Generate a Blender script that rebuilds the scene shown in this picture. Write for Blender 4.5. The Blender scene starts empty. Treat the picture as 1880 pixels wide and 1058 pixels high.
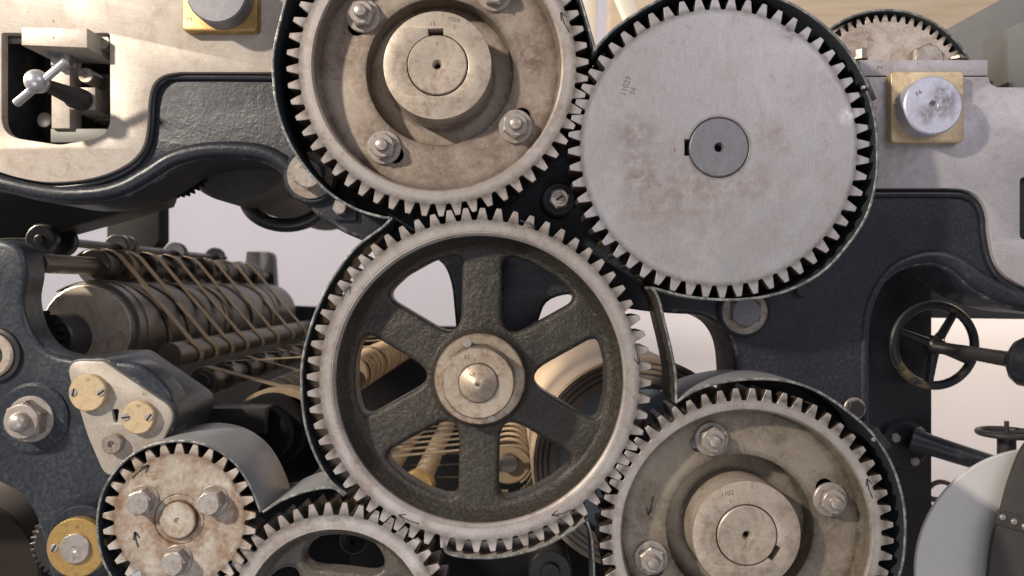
import bpy, bmesh, math, random
from mathutils import Vector
from mathutils.geometry import tessellate_polygon
R = math.radians; PI = math.pi; TAU = 2*PI
random.seed(7)
SC = bpy.context.scene; COL = SC.collection

# ------------------------------------------------------------------ camera, world, lamps
DIST = 1500.0                                   # mm from the lens to the plane of the gear faces
cd = bpy.data.cameras.new('camera'); cam = bpy.data.objects.new('camera', cd); COL.objects.link(cam)
cam.location = (0, -DIST/1000, 0); cam.rotation_euler = (R(90), 0, 0)
cd.sensor_width = 36; cd.lens = 36*DIST/1880; cd.clip_end = 60; cd.clip_start = .05
cd.dof.use_dof = True; cd.dof.focus_distance = 1.53; cd.dof.aperture_fstop = 3.2
SC.camera = cam
SC.view_settings.view_transform = 'Standard'; SC.view_settings.look = 'None'
SC.view_settings.exposure = 0; SC.view_settings.gamma = 1
wd = bpy.data.worlds.new('World'); SC.world = wd; wd.use_nodes = True
bg = wd.node_tree.nodes['Background']; bg.inputs[0].default_value = (.86, .84, .90, 1); bg.inputs[1].default_value = .35

def area(name, loc, target, size, power, col, size_y=None):
    l = bpy.data.lights.new(name, 'AREA'); l.energy = power; l.color = col; l.size = size
    if size_y: l.shape = 'RECTANGLE'; l.size_y = size_y
    else: l.shape = 'DISK'
    o = bpy.data.objects.new(name, l); COL.objects.link(o); o.location = loc
    o.rotation_euler = (Vector(target)-Vector(loc)).to_track_quat('-Z', 'Y').to_euler()
    return o
area('key_lamp', (-3.25, -2.65, 2.05), (-.05, 0, .02), .24, 312, (1, .89, .765))
area('front_right_fill', (1.9, -2.3, 1.7), (.3, 0, 0), 1.8, 29, (.91, .88, 1), 1.6)  # soft cool fill added from the front right, no window modelled
area('low_fill_lamp', (-.6, -2.7, -1.5), (0, .3, -.3), 1.6, 17, (.97, .95, 1), 1.2)
area('rear_left_fill', (-.9, 1.9, 2.2), (-.7, 2.1, -.2), 1.2, 17, (.86, .84, 1), .8)  # unseen fill added overhead to light the rear wall at left
area('rear_right_fill', (2.75, 1.6, .9), (2.0, 2.9, -.5), .9, 46, (1, .80, .56), .6)  # unseen warm fill added to tint the rear wall at right
area('roller_fill', (-3.0, .45, 1.2), (-.3, .75, -.4), .5, 72, (1, .86, .66), .7).data.spread = R(62)  # warm fill added to brighten the rollers and rods behind the gears

# ------------------------------------------------------------------ materials
class NT:
    def __init__(s, name):
        s.m = bpy.data.materials.new(name); s.m.use_nodes = True; s.t = s.m.node_tree
        s.b = s.t.nodes['Principled BSDF']
    def n(s, typ, **kw):
        x = s.t.nodes.new(typ)
        for k, v in kw.items(): setattr(x, k, v)
        return x
    def l(s, a, b): s.t.links.new(a, b)
    def co(s): return s.n('ShaderNodeTexCoord').outputs['Object']
    def noise(s, scale, detail=6, rough=.6, vec=None, dist=0, stretch=None, dim='3D'):
        x = s.n('ShaderNodeTexNoise', noise_dimensions=dim)
        x.inputs['Scale'].default_value = scale; x.inputs['Detail'].default_value = detail
        x.inputs['Roughness'].default_value = rough; x.inputs['Distortion'].default_value = dist
        v = vec if vec is not None else s.co()
        if stretch:
            mp = s.n('ShaderNodeMapping'); mp.inputs['Scale'].default_value = stretch[0]; mp.inputs['Rotation'].default_value = stretch[1]
            s.l(v, mp.inputs[0]); v = mp.outputs[0]
        if dim == '1D': s.l(v, x.inputs['W'])
        else: s.l(v, x.inputs['Vector'])
        return x.outputs['Fac']
    def scratch(s, ang):
        mp = s.n('ShaderNodeMapping'); mp.inputs['Rotation'].default_value = (0, R(ang), 0); s.l(s.co(), mp.inputs[0])
        return s.noise(6, 3, .6, vec=mp.outputs[0], stretch=((70, 6, 1.6), (0, 0, 0)), dist=.15)
    def ramp(s, f, a, b, lo=0., hi=1.):
        x = s.n('ShaderNodeMapRange'); s.l(f, x.inputs[0])
        for i, v in zip((1, 2, 3, 4), (a, b, lo, hi)): x.inputs[i].default_value = v
        return x.outputs[0]
    def math(s, op, a, b=None):
        x = s.n('ShaderNodeMath', operation=op)
        for i, v in enumerate((a, b)):
            if v is None: continue
            if isinstance(v, (int, float)): x.inputs[i].default_value = v
            else: s.l(v, x.inputs[i])
        return x.outputs[0]
    def mix(s, f, a, b):
        x = s.n('ShaderNodeMix', data_type='RGBA')
        for i, v in ((0, f), (6, a), (7, b)):
            if isinstance(v, (int, float)): x.inputs[i].default_value = v
            elif isinstance(v, tuple): x.inputs[i].default_value = (*v, 1)
            else: s.l(v, x.inputs[i])
        return x.outputs[2]
    def radius(s):
        sx = s.n('ShaderNodeSeparateXYZ'); s.l(s.co(), sx.inputs[0])
        return s.math('SQRT', s.math('ADD', s.math('MULTIPLY', sx.outputs[0], sx.outputs[0]), s.math('MULTIPLY', sx.outputs[2], sx.outputs[2])))
    def spot(s, at, r0, r1):
        d = s.n('ShaderNodeVectorMath', operation='DISTANCE'); s.l(s.co(), d.inputs[0]); d.inputs[1].default_value = at
        return s.ramp(d.outputs['Value'], r0, r1, 1, 0)
    def bump(s, h, strength=.3, dist=.001, prev=None):
        x = s.n('ShaderNodeBump'); x.inputs['Strength'].default_value = strength; x.inputs['Distance'].default_value = dist
        s.l(h, x.inputs['Height'])
        if prev is not None: s.l(prev, x.inputs['Normal'])
        return x.outputs[0]
    def out(s, col, rough, metal=0., nrm=None, spec=.5, coat=0.):
        b = s.b
        for k, v in (('Base Color', col), ('Roughness', rough), ('Metallic', metal), ('Specular IOR Level', spec), ('Coat Weight', coat)):
            if isinstance(v, tuple): b.inputs[k].default_value = (*v, 1)
            elif isinstance(v, (int, float)): b.inputs[k].default_value = v
            else: s.l(v, b.inputs[k])
        b.inputs['Coat Roughness'].default_value = .25
        if nrm is not None: s.l(nrm, b.inputs['Normal'])
        return s.m

def steel(name, base, stain, amt=.5, rough=.42, metal=.75, radial=False, scale=1., spots=(), rust=None, bump=.25, speck=.5, grime=(), brush=.16):
    t = NT(name)
    n1 = t.noise(6*scale, 10, .70, dist=.8); n2 = t.noise(46*scale**.6, 10, .78, dist=.3); n3 = t.noise(230, 5, .7)
    hi = tuple(min(1, c*1.30) for c in base)
    col = t.mix(t.ramp(n3, .38, .66, 0, .45), base, tuple(c*.66 for c in base))
    n5 = t.noise(4.6*scale, 9, .75, dist=1.1)
    col = t.mix(t.ramp(n5, .50, .66, 0, .5), col, hi)
    m = t.math('MULTIPLY', t.ramp(n1, .43, .60), t.ramp(n2, .38, .58, .18, 1))
    col = t.mix(t.math('MULTIPLY', m, amt), col, stain)
    col = t.mix(t.math('MULTIPLY', t.ramp(n2, .56, .64, 0, speck), t.ramp(n5, .40, .52, 1, .12)), col, tuple(c*.62 for c in stain))
    n4 = t.noise(95*scale**.5, 6, .8)
    col = t.mix(t.ramp(n4, .635, .68, 0, speck*.9), col, tuple(c*.30 for c in stain))
    col = t.mix(t.ramp(t.noise(70*scale**.5, 6, .8, dist=.5), .63, .68, 0, .4), col, hi)
    scr2 = None
    br = t.noise(7, 5, .75, stretch=((48, 48, 3.0), (0, 0, 0)))
    col = t.mix(t.ramp(br, .40, .62, 0, brush), col, tuple(c*.62 for c in base))
    for ang, lo in ((24, .665), (-52, .69), (81, .68)):
        sc_ = t.scratch(ang)
        col = t.mix(t.ramp(sc_, lo, lo+.03, 0, .34), col, tuple(min(1, c*1.5) for c in base) if ang != -52 else tuple(c*.5 for c in stain)); scr2 = sc_
    for at, r0, r1, a, c in spots:
        k = t.math('MULTIPLY', t.spot(at, r0, r1), t.ramp(t.noise(44, 10, .78, dist=.4), .40, .56, 0, a))
        col = t.mix(k, col, c)
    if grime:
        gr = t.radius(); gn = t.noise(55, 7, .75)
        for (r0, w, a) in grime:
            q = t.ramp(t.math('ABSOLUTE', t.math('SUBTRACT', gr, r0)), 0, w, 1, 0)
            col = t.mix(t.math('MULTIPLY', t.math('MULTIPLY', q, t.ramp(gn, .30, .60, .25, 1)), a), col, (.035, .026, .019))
    rg = t.ramp(n1, .3, .7, rough-.06, rough+.12)
    h = t.math('ADD', t.math('MULTIPLY', n3, .5), t.math('ADD', t.math('MULTIPLY', n2, .7), t.math('MULTIPLY', scr2, .5)))
    if rust:
        rr = t.radius(); nn = t.noise(24, 8, .75)
        k = 0
        for (r0, w, a) in rust:
            q = t.ramp(t.math('ABSOLUTE', t.math('SUBTRACT', rr, r0)), 0, w, 1, 0)
            k = t.math('MULTIPLY', t.math('MULTIPLY', q, t.ramp(nn, .36, .62)), a)
            col = t.mix(k, col, (.16, .078, .032))
    if radial:
        ring = t.noise(1, 4, .7, vec=t.math('MULTIPLY', t.radius(), 520), dim='1D')
        col = t.mix(t.ramp(ring, .38, .64, 0, .30), col, tuple(c*.55 for c in base))
        h = t.math('ADD', h, t.math('MULTIPLY', ring, 1.1))
    return t.out(col, rg, metal, t.bump(h, bump, .0008), .5)

def cast(name, base, worn, rough=.4, metal=0., amt=.4, fine=120, coarse=28, bstr=.6, bd=.004, coat=0., scr=.4):
    t = NT(name)
    a = t.noise(fine, 5, .6); b = t.noise(coarse, 6, .6, dist=.4); c = t.noise(6, 8, .65)
    col = t.mix(t.math('MULTIPLY', t.ramp(a, .42, .72), t.ramp(c, .4, .62, amt*.3, amt)), base, worn)
    col = t.mix(t.ramp(t.noise(75, 6, .75), .70, .76, 0, .35), col, tuple(min(1, k*2.4) for k in worn))
    ch = t.noise(62, 9, .82, dist=.6); big = t.noise(5, 5, .6)
    col = t.mix(t.math('MULTIPLY', t.ramp(ch, .655, .68), t.ramp(big, .45, .6, .1, .8)), col, tuple(min(1, k*4.5) for k in worn))
    sc_ = t.scratch(33); col = t.mix(t.ramp(sc_, .67, .70, 0, scr), col, tuple(min(1, k*2.2) for k in worn))
    h = t.math('ADD', t.math('MULTIPLY', a, .5), b)
    return t.out(col, t.ramp(c, .35, .65, rough-.10, rough+.15), metal, t.bump(h, bstr, bd), .32, coat)

def chipped(name, base, bare, scale=150, lo=.5, hi=.56):
    t = NT(name); n = t.noise(scale, 7, .7); k = t.ramp(n, lo, hi)
    col = t.mix(k, base, bare)
    return t.out(col, .45, t.math('MULTIPLY', k, .6), t.bump(t.math('MULTIPLY', k, -1), .4, .001))

def plain(name, col, rough=.5, metal=0., var=.25, scale=40, bump=.2, coat=0.):
    t = NT(name); n = t.noise(scale, 7, .65); n2 = t.noise(scale*.18, 6, .6)
    c = t.mix(t.ramp(n, .3, .7, 0, var), col, tuple(k*.6 for k in col))
    c = t.mix(t.ramp(n2, .45, .7, 0, var), c, tuple(k*.55 for k in col))
    return t.out(c, t.ramp(n2, .3, .7, rough-.07, rough+.1), metal, t.bump(n, bump, .001), .5, coat)

BROWN = (.16, .095, .052)
M = {}
M['plate'] = steel('machined_plate_steel', (.48, .43, .37), (.27, .195, .13), .5, .48, .25, bump=.5, speck=.4)
M['plate_cool'] = steel('machined_plate_steel_right', (.39, .37, .375), (.20, .155, .125), .52, .46, .35, bump=.45)
RIMC = (.385, .352, .325), (.17, .12, .085)
M['rim'] = steel('gear_tooth_steel', *RIMC, .62, .40, .40, scale=1.6, bump=.35)
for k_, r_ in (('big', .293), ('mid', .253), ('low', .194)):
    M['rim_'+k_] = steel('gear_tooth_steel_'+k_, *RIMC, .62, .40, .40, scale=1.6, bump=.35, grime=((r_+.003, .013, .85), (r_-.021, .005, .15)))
def bolt_spots(a0): return [((.178*math.cos(R(a0+90*i)), .045, .178*math.sin(R(a0+90*i))), .024, .062, .8, (.085, .05, .032)) for i in range(4)]
def patches(seed, n, r0, r1, c, a=.8):
    q = random.Random(seed); out = []
    for i in range(n):
        an, rr = q.uniform(0, TAU), q.uniform(r0, r1); out.append(((rr*math.cos(an), .03, rr*math.sin(an)), .0, q.uniform(.035, .07), a, c))
    return out
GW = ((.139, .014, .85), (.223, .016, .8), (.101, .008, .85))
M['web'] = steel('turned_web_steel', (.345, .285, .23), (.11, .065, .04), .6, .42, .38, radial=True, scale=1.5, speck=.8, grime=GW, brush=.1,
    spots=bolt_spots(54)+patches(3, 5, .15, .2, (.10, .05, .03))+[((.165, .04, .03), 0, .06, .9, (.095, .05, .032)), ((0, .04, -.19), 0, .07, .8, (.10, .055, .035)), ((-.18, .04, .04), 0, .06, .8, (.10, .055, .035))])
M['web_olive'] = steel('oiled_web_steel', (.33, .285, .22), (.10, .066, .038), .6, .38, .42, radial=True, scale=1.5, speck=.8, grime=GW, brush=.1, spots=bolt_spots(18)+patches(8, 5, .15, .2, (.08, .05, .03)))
M['hub'] = steel('hub_steel', (.43, .37, .30), (.16, .10, .06), .75, .42, .38, scale=2.2, speck=.6)
M['hub_brown'] = steel('brown_hub_steel', (.42, .35, .27), (.17, .095, .045), .8, .38, .45, scale=3, speck=.7, grime=((.064, .004, .9), (.084, .004, .7), (.035, .003, .8)))
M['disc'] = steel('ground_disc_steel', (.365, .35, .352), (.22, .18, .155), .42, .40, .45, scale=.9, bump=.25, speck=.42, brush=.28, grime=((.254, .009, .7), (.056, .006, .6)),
    spots=(((-.155, 0, .02), .01, .055, .6, (.15, .12, .10)), ((-.15, 0, -.045), .0, .045, .8, (.16, .125, .10)), ((.238, 0, .058), .004, .022, 1., (.62, .62, .62)), ((-.215, 0, -.12), 0, .04, .7, (.45, .46, .52)), ((-.12, 0, -.10), .02, .075, .5, (.21, .155, .115)), ((-.03, 0, -.06), .01, .11, .55, (.21, .155, .12)), ((.1, 0, .02), .01, .05, .6, (.22, .175, .14)), ((.13, 0, .215), .0, .022, 1, (.10, .09, .08)), ((.07, 0, -.06), .0, .05, .5, (.23, .18, .14))))
M['shaft_grey'] = steel('shaft_end_grey', (.19, .19, .205), (.13, .12, .12), .5, .38, .45, scale=2, bump=.15)
M['tri'] = steel('cover_plate_steel', (.37, .335, .285), (.21, .16, .115), .4, .5, .3, scale=2, bump=.3, speck=.4)
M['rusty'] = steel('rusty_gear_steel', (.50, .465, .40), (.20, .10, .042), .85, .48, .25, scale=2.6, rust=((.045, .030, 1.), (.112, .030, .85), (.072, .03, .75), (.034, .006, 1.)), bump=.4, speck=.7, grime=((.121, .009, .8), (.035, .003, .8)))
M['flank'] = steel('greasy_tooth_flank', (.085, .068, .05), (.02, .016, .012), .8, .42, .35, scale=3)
M['bolt'] = steel('bolt_steel', (.43, .395, .36), (.16, .10, .065), .65, .36, .55, scale=4)
M['nut'] = steel('nut_steel', (.33, .295, .255), (.12, .075, .05), .75, .38, .5, scale=4)
M['silver'] = steel('bright_steel', (.52, .51, .53), (.28, .25, .24), .4, .30, .7, scale=3)
M['lavender'] = steel('cool_pin_steel', (.47, .47, .55), (.24, .235, .25), .3, .44, .4, scale=3, spots=(((.02, 0, .015), .012, .036, 1, (.15, .15, .15)), ((-.015, 0, -.018), .008, .025, .9, (.17, .17, .17)), ((.02, 0, -.01), .01, .028, .8, (.17, .17, .17))))
M['brass'] = steel('worn_brass', (.43, .285, .10), (.18, .09, .03), .65, .40, .5, scale=3)
M['brass_pale'] = steel('pale_bronze', (.58, .455, .28), (.30, .19, .085), .6, .42, .4, scale=3)
M['black'] = cast('black_enamel_casting', (.0115, .0135, .0195), (.044, .048, .058), .42, 0, .75, 150, 60, .42, .003, .12)
M['black_worn'] = cast('worn_black_enamel', (.015, .019, .025), (.058, .066, .077), .34, 0, .75, 120, 44, .42, .003, .2)
M['black_edge'] = chipped('rubbed_enamel_edge', (.016, .019, .024), (.17, .165, .155), 42, .52, .68)
M['black_smooth'] = cast('black_enamel_smooth', (.014, .0155, .020), (.04, .043, .05), .32, 0, .35, 90, 12, .3, .002, .15)
M['purple'] = cast('black_violet_casting', (.015, .014, .019), (.042, .039, .047), .34, 0, .5, 100, 24, .4, .003, .15)
M['spoke'] = cast('rough_iron_spokes', (.030, .026, .021), (.082, .073, .060), .36, .1, .8, 140, 36, 1., .0055, .06, .0)
M['web_cast'] = cast('oily_iron_web', (.07, .06, .048), (.17, .14, .11), .36, .1, .8, 120, 30, .8, .0045, .06, .1)
M['guard'] = chipped('guard_paint', (.017, .020, .023), (.20, .19, .17), 60, .64, .70)
M['guard_grey'] = plain('guard_grey_paint', (.235, .235, .235), .42, .25, .35, 26, .15)
M['edge'] = chipped('chipped_guard_edge', (.07, .078, .078), (.34, .33, .30), 75, .46, .66)
M['guard_green'] = chipped('green_grey_guard', (.085, .095, .082), (.25, .25, .22), 40, .5, .62)
M['brown_dark'] = plain('oily_brown_iron', (.022, .017, .012), .5, 0, .4, 20)
M['dark'] = plain('dark_steel', (.045, .043, .042), .42, .4, .4, 40)
M['void'] = plain('black_iron_and_void', (.009, .009, .010), .85, 0, .3, 30)
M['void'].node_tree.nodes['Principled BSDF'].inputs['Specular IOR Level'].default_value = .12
M['tape_dark'] = plain('oiled_webbing_tape', (.10, .075, .05), .8, 0, .4, 160, .5)
M['roller'] = plain('oiled_roller_steel', (.10, .086, .068), .38, .4, .5, 22)
M['drum'] = plain('drum_bronze_steel', (.15, .12, .085), .5, .2, .55, 14)
M['drumgrey'] = plain('drum_grey_steel', (.085, .08, .071), .40, .3, .6, 12)
M['tape'] = plain('webbing_tape', (.25, .185, .115), .8, 0, .4, 160, .5)
M['cyl'] = plain('cylinder_blanket', (.22, .165, .115), .55, .1, .35, 12)
M['blue'] = plain('blue_grey_paint', (.17, .20, .225), .5, 0, .3, 14)
M['olive_metal'] = steel('bare_guard_inside', (.34, .31, .27), (.14, .11, .08), .6, .42, .4, scale=3)
M['grey'] = plain('grey_plate_paint', (.024, .026, .027), .5, .2, .35, 9)
M['olive'] = plain('olive_grey_sheet', (.19, .185, .165), .5, .3, .4, 9)
M['wall'] = plain('plaster_wall', (.56, .55, .60), .9, 0, .06, 4, .05)
M['white'] = plain('white_painted_disc', (.56, .55, .525), .5, 0, .08, 8, .05)
for k_ in ('brown_dark', 'dark', 'grey'): M[k_].node_tree.nodes['Principled BSDF'].inputs['Specular IOR Level'].default_value = .22
M['leather'] = plain('dark_strap', (.05, .045, .038), .6, 0, .5, 60, .4)
M['wheel'] = chipped('worn_wheel_paint', (.016, .016, .018), (.30, .21, .11), 7, .54, .62)
def wood():
    t = NT('pine_board'); n = t.noise(5, 6, .6, stretch=((.6, 1, 9), (0, 0, 0)))
    col = t.mix(t.ramp(n, .35, .65), (.54, .44, .32), (.44, .345, .24)); return t.out(col, .55, 0, t.bump(n, .2, .001))
M['wood'] = wood()
M['ink'] = NT('black_marker').out((.03, .028, .026), .6)
M['stamp'] = NT('stamped_figures').out((.15, .125, .105), .5, .3)
M['paint_white'] = plain('cream_paint', (.66, .60, .50), .6, 0, .1, 8)

# ------------------------------------------------------------------ mesh helpers (all lengths in mm, Y is depth, away from the lens)
def W(px, py, y=0):
    k = (DIST+y)/DIST; return Vector(((px-940)*k, y, (529-py)*k))
def W2(pts, y):
    return [(W(p[0], p[1], y).x, W(p[0], p[1], y).z) for p in pts]
def cr(pts, n=5, closed=False):
    out = []; N = len(pts)
    for i in range(N if closed else N-1):
        g = lambda j: pts[j % N] if closed else pts[max(0, min(N-1, j))]
        p0, p1, p2, p3 = g(i-1), g(i), g(i+1), g(i+2)
        for k in range(n):
            t = k/n
            out.append(tuple(.5*((2*b)+(-a+c)*t+(2*a-5*b+4*c-d)*t*t+(-a+3*b-3*c+d)*t**3) for a, b, c, d in zip(p0, p1, p2, p3)))
    if not closed: out.append(tuple(pts[-1]))
    return out
def circle(r, n=64, cx=0, cz=0, a0=0): return [(cx+r*math.cos(a0+TAU*i/n), cz+r*math.sin(a0+TAU*i/n)) for i in range(n)]
def arc(cx, cy, r, a0, a1, n=24):        # in photograph coordinates (y down), degrees counter-clockwise
    return [(cx+r*math.cos(R(a0+(a1-a0)*i/n)), cy-r*math.sin(R(a0+(a1-a0)*i/n))) for i in range(n+1)]
def area2(p): return .5*sum(p[i][0]*p[(i+1) % len(p)][1]-p[(i+1) % len(p)][0]*p[i][1] for i in range(len(p)))
def fillet(pts, rad, n=6):
    out = []; N = len(pts)
    for i in range(N):
        r = rad[i] if isinstance(rad, (list, tuple)) else rad
        p = Vector(pts[i]); a = Vector(pts[i-1])-p; b = Vector(pts[(i+1) % N])-p
        if r <= 0 or a.length < 1e-6 or b.length < 1e-6: out.append(tuple(p)); continue
        a1, b1 = a.normalized(), b.normalized(); ang = a1.angle(b1)
        d = min(r/math.tan(ang/2), a.length*.49, b.length*.49)
        s, e = p+a1*d, p+b1*d
        for k in range(n+1):
            t = k/n; out.append(tuple(s*(1-t)**2+p*2*t*(1-t)+e*t*t))
    return out
def offset(p, d):                         # inward for a CCW loop
    N = len(p); out = []
    for i in range(N):
        a, b, c = Vector(p[i-1]), Vector(p[i]), Vector(p[(i+1) % N])
        u = (b-a); v = (c-b)
        if u.length < 1e-9 or v.length < 1e-9: out.append(tuple(b)); continue
        u.normalize(); v.normalize()
        n1, n2 = Vector((-u.y, u.x)), Vector((-v.y, v.x)); m = n1+n2
        if m.length < .3: m = n1
        m.normalize(); q = max(.45, m.dot(n1)); out.append(tuple(b+m*(d/q)))
    return out

class MB:
    def __init__(s): s.v = []; s.f = []; s.mi = []
    def add(s, vs, fs, mi=0):
        o = len(s.v); s.v += [tuple(v) for v in vs]
        for f in fs: s.f.append(tuple(i+o for i in f)); s.mi.append(mi)
        return s
    def prism(s, outer, holes, y0, y1, bev=0, seg=2, back=True, mi=0, miwall=None, mib=None):
        if miwall is None: miwall = mi
        loops = [list(outer) if area2(outer) > 0 else list(outer)[::-1]]
        loops += [list(h)[::-1] if area2(h) > 0 else list(h) for h in holes]
        caps = []
        for lp in loops:
            n = len(lp); rings = [(lp, y1)]
            if bev > 0:
                for k in range(seg+1):
                    a = PI/2*k/seg
                    rings.append((offset(lp, bev*(1-math.cos(a))) if k else lp, y0+bev*(1-math.sin(a))))
            else: rings.append((lp, y0))
            vs = [(x, y, z) for (r, y) in rings for (x, z) in r]
            b0 = len(s.v); s.v += vs
            for q in range(len(rings)-1):
                for i in range(n):
                    j = (i+1) % n; s.f.append(tuple(b0+k for k in (q*n+i, q*n+j, (q+1)*n+j, (q+1)*n+i))); s.mi.append(miwall if q == 0 and lp is loops[0] else (mib if mib is not None and q > 0 else mi))
            caps.append(rings[-1][0])
        for (ls, y, on) in ((caps, y0, True), (loops, y1, back)):
            if not on: continue
            flat = [p for l in ls for p in l]
            tr = tessellate_polygon([[Vector((x, z, 0)) for x, z in l] for l in ls])
            s.add([(x, y, z) for x, z in flat], tr, mi)
        return s
    def lathe(s, prof, seg=64, c=(0, 0, 0), a0=0, mi=0, rfun=None):
        n = len(prof); vs = []
        for i in range(seg):
            a = a0+TAU*i/seg
            for (r, y) in prof: vs.append((c[0]+r*math.cos(a), c[1]+y, c[2]+r*math.sin(a)))
        fs = []
        for i in range(seg):
            j = (i+1) % seg
            for k in range(n-1):
                if prof[k][0] == 0: fs.append((i*n+k, i*n+k+1, j*n+k+1))
                elif prof[k+1][0] == 0: fs.append((i*n+k, i*n+k+1, j*n+k))
                else: fs.append((i*n+k, i*n+k+1, j*n+k+1, j*n+k))
        return s.add(vs, fs, mi)
    def box(s, x0, x1, y0, y1, z0, z1, bev=0, mi=0):
        return s.prism([(x0, z0), (x1, z0), (x1, z1), (x0, z1)], [], y0, y1, bev, 2, True, mi)
    def tube(s, pts, r, seg=12, closed=False, cap=True, mi=0):
        pts = [Vector(p) for p in pts]; N = len(pts); rs = r if isinstance(r, (list, tuple)) else [r]*N
        vs = []; up = None
        for i, p in enumerate(pts):
            a = pts[(i-1) % N] if closed or i > 0 else p; b = pts[(i+1) % N] if closed or i < N-1 else p
            t = (b-a).normalized()
            if up is None: up = Vector((0, 0, 1)) if abs(t.z) < .9 else Vector((1, 0, 0))
            x = t.cross(up).normalized(); up = x.cross(t).normalized()
            for k in range(seg):
                q = TAU*k/seg; vs.append(p+(x*math.cos(q)+up*math.sin(q))*rs[i])
        fs = []
        for i in range(N if closed else N-1):
            j = (i+1) % N
            for k in range(seg): fs.append((i*seg+k, i*seg+(k+1) % seg, j*seg+(k+1) % seg, j*seg+k))
        if cap and not closed: fs += [tuple(range(seg))[::-1], tuple((N-1)*seg+k for k in range(seg))]
        return s.add(vs, fs, mi)
    def band(s, path, th, y0, y1, mi=0, mie=1, jag=0, mio=0):      # a strip of sheet: path in x,z, th thick to its left, from y0 to y1
        p = [Vector(q) for q in path]; N = len(p); o = []
        for i in range(N):
            t = (p[min(i+1, N-1)]-p[max(i-1, 0)]).normalized(); o.append(p[i]+Vector((-t.y, t.x))*th)
        e = .9
        def row(q, y): return [(a.x, y, a.y) for a in q]
        ins = [p[i].lerp(o[i], .18) for i in range(N)]; ous = [p[i].lerp(o[i], .82) for i in range(N)]
        jit = [y0+random.uniform(0, jag) for _ in range(N)]
        vs = row(p, y1)+[(a.x, jit[i]+e, a.y) for i, a in enumerate(p)]+[(a.x, jit[i], a.y) for i, a in enumerate(ins)]+[(a.x, jit[i], a.y) for i, a in enumerate(ous)]+[(a.x, jit[i]+e, a.y) for i, a in enumerate(o)]+row(o, y1)
        for r in range(6):
            r2 = (r+1) % 6
            fs = [(r*N+i, r*N+i+1, r2*N+i+1, r2*N+i) for i in range(N-1)]
            b = len(s.v)
            if r == 0: s.add(vs, fs, mio); base = b
            else:
                for f in fs: s.f.append(tuple(base+k for k in f)); s.mi.append(mie if r in (1, 2, 3) else (mi if r != 4 else mi))
        for i in (0, N-1):
            s.f.append(tuple(base+r*N+i for r in range(6))); s.mi.append(mie)
        return s
    def ribbon(s, pts, w, th):                               # webbing: points x,y,z, width along Y
        p = [Vector(q) for q in pts]; N = len(p); vs = []
        for i in range(N):
            t = (p[min(i+1, N-1)]-p[max(i-1, 0)]); n = Vector((-t.z, 0, t.x)).normalized()*th/2
            for sy, sn in ((-1, 1), (1, 1), (1, -1), (-1, -1)): vs.append(p[i]+n*sn+Vector((0, sy*w/2, 0)))
        fs = []
        for i in range(N-1):
            for k in range(4): fs.append((i*4+k, i*4+(k+1) % 4, i*4+4+(k+1) % 4, i*4+4+k))
        return s.add(vs, fs+[(0, 1, 2, 3), (N*4-4, N*4-3, N*4-2, N*4-1)])
    def build(s, name, mat, parent=None, org=(0, 0, 0), loc=None, ang=32):
        bm = bmesh.new(); o = Vector(org)
        vv = [bm.verts.new((Vector(v)-o)*.001) for v in s.v]
        for f, mi in zip(s.f, s.mi):
            try: fc = bm.faces.new([vv[i] for i in f]); fc.material_index = mi; fc.smooth = True
            except ValueError: pass
        bmesh.ops.remove_doubles(bm, verts=bm.verts, dist=2e-6)
        bmesh.ops.dissolve_degenerate(bm, edges=bm.edges, dist=1e-7)
        bmesh.ops.recalc_face_normals(bm, faces=bm.faces)
        me = bpy.data.meshes.new(name); bm.to_mesh(me); bm.free()
        for m in (mat if isinstance(mat, (list, tuple)) else [mat]): me.materials.append(m)
        me.set_sharp_from_angle(angle=R(ang))
        ob = bpy.data.objects.new(name, me); COL.objects.link(ob)
        if parent: ob.parent = parent
        if loc is not None: ob.location = Vector(loc)*.001
        elif parent is None: ob.location = o*.001
        return ob

def tag(o, label=None, cat=None, group=None, kind=None):
    if label: o['label'] = label
    if cat: o['category'] = cat
    if group: o['group'] = group
    if kind: o['kind'] = kind
    return o
def thing(name, label, cat, loc, group=None):
    o = bpy.data.objects.new(name, None); COL.objects.link(o); o.location = Vector(loc)*.001; o.empty_display_size = .02
    return tag(o, label, cat, group)
def dup(o, parent=None, loc=None, rot=None):
    c = o.copy(); COL.objects.link(c)
    if parent: c.parent = parent
    if loc is not None: c.location = Vector(loc)*.001
    if rot is not None: c.rotation_euler = rot
    for ch in list(o.children): dup(ch, c)
    return c
def text(body, size, parent, loc, rot=0, mat=None, name='stamped_number', ext=.25):
    cu = bpy.data.curves.new(name, 'FONT'); cu.body = body; cu.size = size*.001; cu.extrude = ext*.001; cu.align_x = 'CENTER'; cu.align_y = 'CENTER'; cu.resolution_u = 3
    ob = bpy.data.objects.new('tmp', cu); COL.objects.link(ob)
    me = bpy.data.meshes.new_from_object(ob.evaluated_get(bpy.context.evaluated_depsgraph_get())); bpy.data.objects.remove(ob)
    c, s_ = math.cos(R(rot)), math.sin(R(rot))
    for v in me.vertices:
        x, y, z = v.co; v.co = (x*c-y*s_, -z, x*s_+y*c)
    me.materials.clear(); me.materials.append(mat or M['stamp']); me.name = name
    o = bpy.data.objects.new(name, me); COL.objects.link(o); o.parent = parent; o.location = Vector(loc)*.001
    return o
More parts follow.
